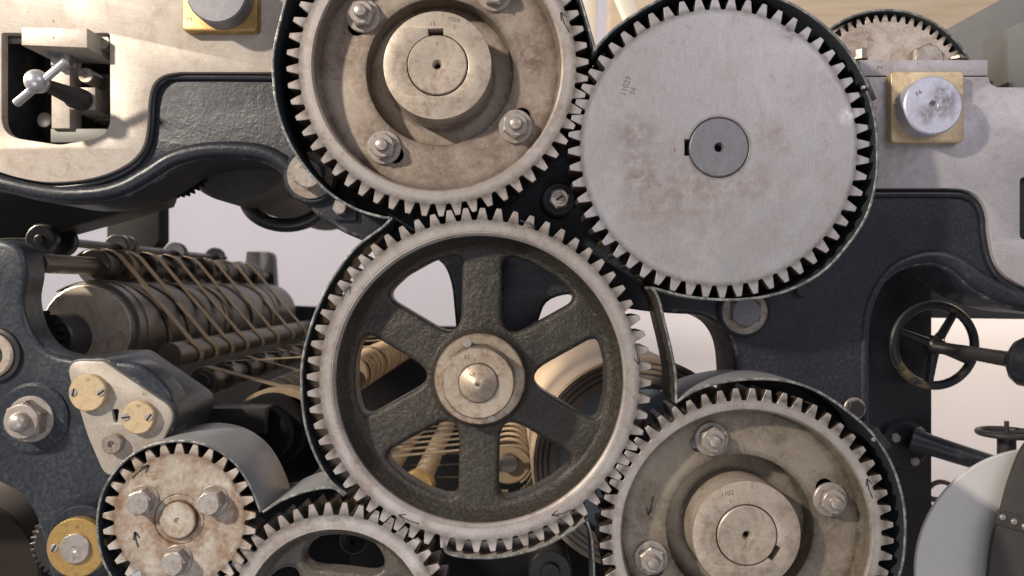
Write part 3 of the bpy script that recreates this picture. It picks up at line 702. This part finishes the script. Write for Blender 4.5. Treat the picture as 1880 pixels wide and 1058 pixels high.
# ------------------------------------------------------------------ black bracket at lower left
BY = 62
o = W(150, 780, BY)
bk = thing('delivery_bracket', 'black cast bracket with bolted triangular plate at lower left', 'bracket', o)
bo_ = cr([(-420, 434), (-310, 434), (-200, 434), (-90, 434), (-10, 438), (22, 446), (42, 466), (48, 505), (42, 550), (54, 602), (82, 640), (125, 656), (200, 661), (255, 668), (300, 705), (318, 740), (318, 800)], 5)+[(330, 900), (250, 1000), (150, 1110), (100, 1110)]+cr([(88, 1050), (74, 985), (55, 935), (22, 900), (-90, 858), (-200, 858), (-310, 858), (-420, 858)], 5)
MB().prism(W2(bo_, BY), [], BY, BY+62, 13, 4).build('casting', M['black_worn'], bk, o, ang=45)
ear = fillet([(112, 657), (196, 656), (336, 752), (300, 826), (196, 890), (150, 800)], [34, 30, 38, 34, 26, 300], 7)
MB().prism(W2(ear, BY-1), [], BY-1, BY+190, 6, 3, mib=1).build('ear', [M['black_worn'], M['black_edge']], bk, o, ang=45)
tri = fillet([(118, 662), (190, 664), (325, 755), (296, 815), (196, 884), (160, 800)], [30, 26, 34, 30, 26, 300], 7)
tp = MB().prism(W2(tri, BY-10), [W2(fillet([(205, 752), (218, 752), (216, 768), (214, 779), (208, 770)], 3, 3), BY-10)], BY-10, BY+1, 2.5, 2).build('cover_plate', M['tri'], bk, o)
MB().prism(W2([(200, 748), (222, 748), (222, 782), (200, 782)], BY-.5), [], BY-1.5, BY-.2).build('keyhole_back', M['void'], bk, o)
def capdisc(px, py, r, y, h, screws, parent, org, mat, body=None):
    p = W(px, py, y)
    d = MB().lathe([(0, -h), (r-2, -h), (r, -h+2), (r, 2)], 56).build('brass_cap', mat, parent, loc=p-Vector(org))
    for sx, sz, ro in screws:
        s_ = MB().lathe([(0, -1.8), (6, -1.6), (7.6, 0)], 16).build('screw', M['bolt'], d, loc=(sx, -h, sz)) if False else None
        sc = MB().lathe([(0, -1.8), (6.5, -1.6), (8.2, 0)], 16)
        ca, sa = math.cos(ro), math.sin(ro)
        sc.prism([(x*ca-z*sa, x*sa+z*ca) for x, z in ((-7.4, -1.3), (7.4, -1.3), (7.4, 1.3), (-7.4, 1.3))], [], -2.1, -1.2, mi=1)
        sc.build('screw', [M['bolt'], M['void']], d, loc=(sx, -h, sz))
    if body: text(body, 8, d, (2, -h-.2, r*.72), 0)
    return d
capdisc(167, 720, 35, BY-10, 15, [(-25, 1, 1.4), (27, 1, .6)], bk, o, M['brass_pale'], '13'); capdisc(259, 765, 31, BY-10, 15, [(-22, 1, .15), (22, 1, .9)], bk, o, M['brass_pale'], '12')
wtext('11', 8, 265, 724, BY-10, tp, o)
MB().lathe([(0, -10), (5, -11), (7, -17), (17, -17), (19, -15), (19, 2)], 32).build('oil_button', M['nut'], bk, loc=W(212, 813, BY-10)-o)
p = W(62, 768, BY)-o
bs = MB().lathe([(0, -8), (62, -8), (68, -4), (68, 6)], 56).build('boss', M['black_worn'], bk, loc=p)
wz = MB().lathe([(0, -14), (42, -14), (44, -12), (44, -7)], 48).build('washer', M['rim'], bk, loc=p)
nt_ = MB().lathe([(0, -42), (31, -42), (33, -41), (38, -36), (38, -13)], 6, a0=.4).build('nut', M['nut'], bk, loc=p, ang=20)
MB().lathe([(0, -42.8), (30, -42.8), (32.5, -41), (32.5, -36)], 36).build('nut_face', M['rim'], nt_)
MB().lathe([(0, -62), (7, -61.4), (13, -59), (17, -54), (19, -48), (19.5, -41)], 28).build('stud', M['bolt'], bk, loc=p)
p = W(-10, 652, BY)-o
MB().lathe([(30, -4), (46, -8), (52, -6), (54, 4)], 56).build('bush_rim', M['dark'], bk, loc=p)
MB().lathe([(0, 8), (22, 8), (24, -14), (38, -14), (42, -11), (42, 0)], 56).build('bronze_bush', M['hub'], bk, loc=p)
lb = MB().lathe([(0, -2), (58, -2), (61, 1), (61, 70)], 64).build('bearing_boss', M['black'], bk, loc=W(150, 988, BY-34)-o)
d = capdisc(147, 1002, 55, BY-36, 15, [(-40, 0, 1.0)], bk, o, M['brass'], '15')
MB().lathe([(0, -19), (4, -19.5), (6, -21), (26, -21), (28, -19), (28, -14)], 40).build('shaft_end', M['bolt'], d)
# side ear of the bracket that recedes behind the plate

# ------------------------------------------------------------------ tapes and rollers behind, left
def roller(label, X, Z, r, y0, y1, mat, pulleys=(), pr=36, pw=46, pmat=None, name='tape_roller', cat='roller', flange=0, group=None):
    t = thing(name, label, cat, (X, y0, Z), group)
    MB().lathe([(0, 0), (r-2, 0), (r, 2), (r, y1-y0-2), (r-2, y1-y0), (0, y1-y0)], 40).build('roller_body', mat, t)
    base = None
    for y in pulleys:
        if base is None:
            w = pw/2; base = MB().lathe([(r-1, -w), (pr-4, -w), (pr, -w+4), (pr*.93, -w*.3), (pr*.93, w*.3), (pr, w-4), (pr-4, w), (r-1, w)], 36).build('pulley', pmat or mat, t, loc=(0, y-y0, 0))
        else: dup(base, t, (0, y-y0, 0))
    return t
ya = [395, 510, 640, 770, 900, 1040, 1180, 1330, 1480]
roller('upper tape roller with dark pulleys above the drum on the left', -956, 50, 20, 150, 1660, M['roller'], ya, 40, 62, M['dark'])
up = bpy.data.objects['tape_roller']; up.children[1].data = up.children[1].data.copy(); up.children[1].data.materials[0] = M['drum']  # nearest pulley gets a lighter material in place of light falling on it
roller('rear idler shaft with dark round pulleys under the grey plate', -1090, 112, 11, 380, 1600, M['black_smooth'], [400, 480, 760, 800, 1150, 1500], 36, 26, M['black_smooth'])
dr = thing('drum', 'large bronze drum below the upper tape roller on the left', 'drum', (-928, 280, -92))
MB().lathe([(0, 0), (30, 0), (95, 0), (100, 4), (100, 24), (107, 25), (107, 1320), (0, 1320)], 72).build('drum_body', M['drumgrey'], dr)
MB().lathe([(0, -1), (96, -1), (98, 1), (98, 4)], 72).build('drum_end', M['hub'], dr)
for yy in (60, 560, 1060):
    MB().lathe([(107, yy), (109.5, yy+1), (109.5, yy+26), (107, yy+27)], 72).build('raised_band', M['roller'], dr)
MB().lathe([(0, -80), (50, -80), (54, -76), (54, 2)], 48).build('bearing_sleeve', M['black_smooth'], dr, loc=(-40, 0, -16))
tg = gear_outline(22, 62, 50, 0)
MB().prism(tg, [], -110, -84, .8, 1).build('drum_gear', M['void'], dr, loc=(-58, 0, -12))
roller('lower tape roller with tapes wrapped round it beside the drum', -777, -152, 28, 350, 1620, M['roller'], [], 30)
roller('dark tape roller below the lower roller at left of the spoked gear', -734, -224, 22, 420, 1600, M['dark'], [470, 600, 740, 880, 1030, 1180, 1330], 33, 60, M['roller'])
roller('stacked tape pulleys seen through the left openings of the spoked gear', -415, -222, 26, 560, 1640, M['dark'], [600+70*i for i in range(14)], 50, 36, M['tape'])
roller('stacked pulleys seen low between the bottom spokes of the spoked gear', -8, -452, 24, 600, 1500, M['roller'], [640+78*i for i in range(11)], 58, 40, M['tape'])
roller('long thin rod slanting behind the lower left spoke', -322, -470, 27, 470, 1500, M['brass_pale'], [], 30, name='rod', cat='rod')
rd = roller('pale brass ended rod behind the bottom left opening of the spoked gear', -222, -470, 25, 440, 1500, M['brass_pale'], [], 30, name='rod', cat='rod')
MB().lathe([(0, -14), (34, -14), (40, -8), (40, 12), (22, 30)], 40).build('brass_collar', M['brass'], rd)
def wrap(cx, cz, r, a0, a1, n=10): return [(cx+r*math.cos(R(a0+(a1-a0)*i/n)), cz+r*math.sin(R(a0+(a1-a0)*i/n))) for i in range(n+1)]
TG = 'webbing tapes running between the rollers'
def tape(pts, ys, w=13, label='brown webbing tape stretched from the upper roller to the lower roller', th=2.2, group=None, mat='tape'):
    n = len(pts); p3 = [(x, ys[0]+(ys[1]-ys[0])*i/(n-1), z) for i, (x, z) in enumerate(pts)]
    o = p3[0]; ob = MB().ribbon(p3, w, th).build('tape', M[mat], None, o, ang=50)
    return tag(ob, label, 'tape', group or label)
ORD = ['nearest the front', 'second from the front', 'third from the front', 'fourth from the front', 'fifth from the front', 'sixth from the front', 'seventh from the front', 'farthest back']
for i, (y0, y1) in enumerate(((370, 545), (470, 650), (580, 770), (700, 900), (830, 1050), (980, 1220), (1150, 1410), (1330, 1560))):
    tape(wrap(-956, 50, 42, 150, 20, 8)+wrap(-777, -152, 30, 45, -160, 14), (y0, y1), 27, 'brown tape from upper to lower roller over the drum, '+ORD[i], group='slanting tapes over the drum')
for i, y in enumerate((300, 420, 570, 740, 930, 1140)):
    tape(wrap(-928, -92, 110, 130, -25, 16)+[(-800, -176)], (y, y+190), 20, 'dark oily tape draped over the grey drum, '+ORD[i], group='tapes round the drum', mat='tape_dark')
for i, y in enumerate((450, 600, 740, 880, 1030, 1180, 1330, 1450)):
    tape(wrap(-734, -224, 35, 200, 85, 8)+(wrap(-415, -222, 51, 262, 280, 3) if i % 2 == 0 else wrap(-415, -222, 51, 95, -40, 8)), (y, y+25), 34 if i == 0 else 24, 'brown flat tape running towards the pulleys behind the spoked gear, '+ORD[i], group='flat tapes left of the spoked gear')
for i, y in enumerate((530, 610, 690, 770, 850, 930, 1010, 1090)):
    tape(wrap(-415, -470, 40, 180, 90, 5)+wrap(-8, -452, 60, 92, -60, 10), (y, y+10), 18, 'low brown tape over the pulleys behind the bottom spokes, '+ORD[i], group='low tapes behind the bottom spokes')
    if i % 2 == 0: tape([(-430, -520), (-10, -512)], (y+30, y+35), 10, 'lower tape strand behind the bottom left opening, '+ORD[i//2], group='lower tape strands')
roller('dark ribbed roller between the flat tapes left of the spoked gear', -590, -262, 20, 480, 1600, M['dark'], [520+70*i for i in range(14)], 36, 30, M['roller'])
roller('dark ribbed roller low behind the bottom left opening', -405, -470, 24, 500, 1400, M['roller'], [520+80*i for i in range(10)], 38, 30, M['drum'])
roller('ribbed tan roller low behind the bottom right opening', 92, -520, 24, 640, 1500, M['dark'], [660+76*i for i in range(10)], 52, 34, M['tape'])
roller('thin pale rod between the two long rods behind the bottom left opening', -275, -545, 14, 520, 1500, M['brass_pale'], [], 30, name='rod', cat='rod')
# big cylinder seen right of the hub
c = W(1172, 852, 290); cy = thing('impression_cylinder', 'large brown cylinder with blue grey end behind the right spokes', 'cylinder', c)
MB().lathe([(178, 0), (230, 0), (235, 4), (235, 1200), (0, 1200)], 96).build('cylinder_body', M['cyl'], cy)
MB().lathe([(0, 26), (178, 22), (179, 2)], 72).build('end_face', M['blue'], cy)
for rr in (222, 210, 198): MB().lathe([(rr-2.5, .3), (rr-2, -1.5), (rr+2, -1.5), (rr+2.5, .3)], 96).build('end_ring', M['leather'], cy)
MB().lathe([(0, -30), (36, -30), (40, -26), (40, 30)], 40).build('journal', M['dark'], cy)
# dark cylinder and small gear below the left frame
c = W(432, 262, 330); t = thing('ink_cylinder', 'dark brown cylinder under the left arm of the frame', 'cylinder', c)
MB().lathe([(0, 0), (128, 0), (134, 4), (134, 900), (0, 900)], 72).build('cylinder_body', M['leather'], t)
c = W(318, 300, 300)
tag(MB().prism([(x+c.x, z+c.z) for x, z in gear_outline(36, 74, 63, 0)], [], 300, 330, .6, 1).build('spur_gear', M['void'], None, c), 'small black gear with fine teeth just under the left frame arm', 'gear')
# grey plate and rear frame at left
o = W(100, 400, 420); t = thing('ink_trough', 'dark grey trough with sloping front under the left face plate', 'trough', o)
MB().prism(W2([(-420, 330), (300, 330), (284, 372), (190, 400), (60, 436), (-420, 440)], 420), [], 420, 530, 4, 2).build('trough_side', M['grey'], t, o)
MB().prism(W2([(-420, 441), (62, 437), (62, 446), (-420, 450)], 410), [], 410, 530, 1, 1).build('trough_lip', M['dark'], t, o)
def slab(name, label, cat, pts, y0, y1, mat, bev=3, group=None):
    o = W(pts[0][0], pts[0][1], y0)
    return tag(MB().prism(W2(pts, y0), [], y0, y1, bev, 2).build(name, mat, None, o), label, cat, group)
slab('rear_post', 'black rear post left of the pale wall above the tape rollers', 'post', [(196, 330), (292, 330), (292, 442), (280, 456), (196, 456)], 1250, 1330, M['void'])
slab('rear_end_plate', 'black upright end plate at the far end of the tape rollers', 'plate', fillet([(452, 462), (500, 462), (506, 560), (640, 566), (640, 600), (440, 600)], [2, 14, 20, 2, 2, 2], 5), 1665, 1720, M['black_smooth'])
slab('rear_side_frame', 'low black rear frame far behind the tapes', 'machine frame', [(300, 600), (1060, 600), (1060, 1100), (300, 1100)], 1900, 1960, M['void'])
t = thing('bow_handle', 'thick black bow shaped handle hanging below the left frame arm', 'handle', W(525, 362, 480))
k_ = 1980/1500
MB().tube([(-74*k_*math.cos(a), 0, -52*k_*math.sin(a)) for a in [PI*i/24 for i in range(25)]], [17]*25, 14).build('bow', M['black_smooth'], t, ang=60)
MB().tube([(-80*k_, 0, 12), (80*k_, 0, 12)], 13, 12).build('bar', M['black_smooth'], t, ang=60)
# dark machinery between the small gear and the spoked gear
c = W(478, 800, 330); t = thing('shaft_housing', 'black oily shaft housing behind the small gear guard', 'housing', c)
MB().lathe([(0, 0), (60, 0), (64, 4), (64, 50), (80, 52), (84, 56), (84, 130), (66, 140), (66, 500), (0, 500)], 56).build('housing_body', M['void'], t)
MB().box(-150, 20, -30, 40, 10, 66, 4).build('housing_arm', M['dark'], t)
c = W(512, 812, 430); t = thing('tape_drum', 'wooden toned drum arch above the black shaft housing', 'drum', c)
MB().lathe([(112, 0), (124, 0), (129, 3), (129, 60), (124, 63), (112, 60), (112, 0)], 80).build('drum_ring', M['tape'], t)
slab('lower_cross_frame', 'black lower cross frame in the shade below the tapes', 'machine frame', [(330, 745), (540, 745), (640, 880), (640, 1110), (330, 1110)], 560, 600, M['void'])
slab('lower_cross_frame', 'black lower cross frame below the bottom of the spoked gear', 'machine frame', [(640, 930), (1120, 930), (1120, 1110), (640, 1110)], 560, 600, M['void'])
c = W(1010, 1050, 300); t = thing('lower_shaft', 'dark shaft end below the bottom guard of the spoked gear', 'shaft', c)
MB().lathe([(0, -10), (20, -10), (22, 0), (44, 0), (48, 4), (48, 230)], 40).build('shaft_body', M['dark'], t)
c = W(648, 993, 240); t = thing('lower_shaft', 'dark shaft end seen through the opening of the lower gear', 'shaft', c)
MB().lathe([(0, 6), (5, 5), (6, -4), (17, -4), (18, 0), (27, 0), (29, 3), (29, 300)], 40).build('shaft_body', M['dark'], t)
c = W(-70, 1060, 330); t = thing('paper_roll', 'dark brown roll at the lower left corner behind the bracket', 'roll', c)
MB().lathe([(0, 0), (170, 0), (176, 5), (176, 700), (0, 700)], 64).build('roll_body', M['brown_dark'], t)
c = W(118, 1000, 150)
tag(MB().prism([(x+c.x, z+c.z) for x, z in gear_outline(34, 70, 60, 0)], [], 150, 190, .6, 1).build('spur_gear', M['dark'], None, c), 'small dark gear peeping out beside the lower brass cap', 'gear')
# ------------------------------------------------------------------ right side background
slab('rear_column', 'broad black column behind the handwheel on the right', 'column', [(1560, 470), (1712, 470), (1712, 1120), (1560, 1120)], 420, 520, M['purple'], 6)
slab('rear_beam', 'dark beam under the right frame arm above the handwheel', 'beam', [(1560, 480), (1800, 540), (1990, 566), (1990, 588), (1712, 584), (1560, 590)], 520, 620, M['leather'])
c = W(1715, 634, 330); hw_ = thing('handwheel', 'black four spoked handwheel in front of the column at right', 'handwheel', c)
k_ = 1830/1500
MB().tube([(90, 0, 0)]*0+[(74*k_*math.cos(TAU*i/48), 0, 74*k_*math.sin(TAU*i/48)) for i in range(48)], 8.3*k_, 14, True).build('wheel_rim', M['wheel'], hw_, ang=60)
for a in (58, 158, 262, 335):
    MB().tube([(0, 0, 0), (30*math.cos(R(a)), -3, 30*math.sin(R(a))), (76*k_*math.cos(R(a)), 0, 76*k_*math.sin(R(a)))], [15, 10, 8], 12).build('spoke', M['black_smooth'], hw_, ang=60)
MB().lathe([(0, -24), (14, -24), (19, -18), (22, 0), (22, 26), (0, 26)], 28).build('hub', M['black_smooth'], hw_)
P0, P1 = W(1716, 637, 310)-c, W(1852, 660, 180)-c
MB().tube([P0, P0.lerp(P1, .97), P1], [13, 16, 18], 18).build('spindle', M['dark'], hw_, ang=60)
P2 = W(1935, 672, 120)-c
MB().tube([P1, P1.lerp(P2, .12), P1.lerp(P2, .3), P2], [22, 40, 50, 52], 24).build('spindle_boss', M['black_smooth'], hw_, ang=50)
c = W(1662, 818, 400); t = thing('bracket_arm', 'black flange with three bolts and an arm reaching right across the column', 'bracket', c)
MB().lathe([(0, 0), (52, 0), (56, 4), (56, 30)], 48).build('flange', M['black_smooth'], t)
for x, z in ((-24, 18), (32, 34), (20, -36)): hexbolt(t, x, 0, z, .3, 11, 9, 0, 'bolt')
a_, b_ = W(1672, 806, 380)-c, W(1868, 868, 300)-c
MB().tube([a_, a_.lerp(b_, .2), a_.lerp(b_, .6), b_], [28, 24, 22, 22], 18).build('arm', M['black_smooth'], t, ang=30)
c = W(1848, 795, 300); t = thing('handwheel', 'small flat handwheel on a stem behind the white disc', 'handwheel', c)
MB().tube([(56*math.cos(TAU*i/32), 56*math.sin(TAU*i/32), 0) for i in range(32)], 6.5, 10, True).build('wheel_rim', M['dark'], t, ang=60)
MB().tube([(-56, 0, 0), (56, 0, 0)], 5, 8).build('wheel_spoke', M['dark'], t, ang=60)
MB().tube([(0, 0, 26), (0, 0, -6), (0, 0, -8), (0, 0, -50)], [5, 5, 19, 19], 16).build('stem', M['dark'], t)
c = W(1728, 912, 480); t = thing('handwheel', 'smallest bronze handwheel peeping between column and white disc', 'handwheel', c)
MB().tube([(36*math.cos(TAU*i/28), 0, 36*math.sin(TAU*i/28)) for i in range(28)], 6, 10, True).build('wheel_rim', M['drum'], t, ang=60)
MB().tube([(-34, 0, -4), (0, -6, -8), (34, 0, 4)], 7, 10).build('wheel_spoke', M['drum'], t, ang=60)
c = W(1907, 1050, 260); t = thing('guard_disc', 'large plain white disc at lower right corner', 'disc', c)
MB().lathe([(0, 0), (263.5, 0), (265, 1.5), (265, 9), (0, 9)], 128).build('disc_plate', M['white'], t)
sp_ = cr([(1905, 800), (1880, 822), (1856, 880), (1838, 945), (1822, 1000), (1812, 1100)], 6)
o = W(1850, 950, 215); t = thing('riveted_strap', 'dark riveted strap hanging over the white disc', 'strap', o)
MB().prism(W2(sp_+[(1990, 1100), (1990, 800)], 215), [], 215, 226, 2, 2).build('strap_sheet', M['leather'], t, o)
MB().prism(W2([(1834, 936), (1990, 985), (1990, 1012), (1829, 962)], 211), [], 211, 216, 1, 1).build('strap_seam', M['leather'], t, o)
for px, py in ((1841, 950), (1862, 958), (1882, 967)): MB().lathe([(0, -4), (5, -3), (7, 0)], 16).build('rivet', M['bolt'], t, loc=W(px, py, 210)-o)
# ------------------------------------------------------------------ top right
slab('inclined_plate', 'large dark grey sheet sloping up behind the bearing cap at top right', 'plate', [(1690, 78), (1735, 55), (1845, -5), (1990, -60), (1990, 240), (1690, 240)], 480, 540, M['olive'])
slab('side_block', 'tall grey steel block at right edge above the face plate', 'block', [(1852, 52), (1870, 40), (1990, 36), (1990, 162), (1852, 162)], 170, 260, M['olive'])
wl = MB().box(-8000, 8000, 2900, 2920, -3000, 3500).build('wall', M['wall'], None, (0, 2900, 0)); wl['kind'] = 'structure'
slab('wood_beam', 'pale pine beam running along the top of the room behind the machine', 'beam', [(1120, -120), (2050, -120), (2050, 78), (1120, 66)], 1500, 1600, M['wood'])
slab('wood_upright', 'cream painted upright between the two top gears', 'post', [(1052, -60), (1098, -60), (1092, 160), (1052, 160)], 900, 960, M['paint_white'])
slab('wood_brace', 'slanting pine brace seen in the notch between the two top gears', 'brace', [(1118, -40), (1148, -40), (1190, 60), (1172, 90)], 800, 840, M['paint_white'])
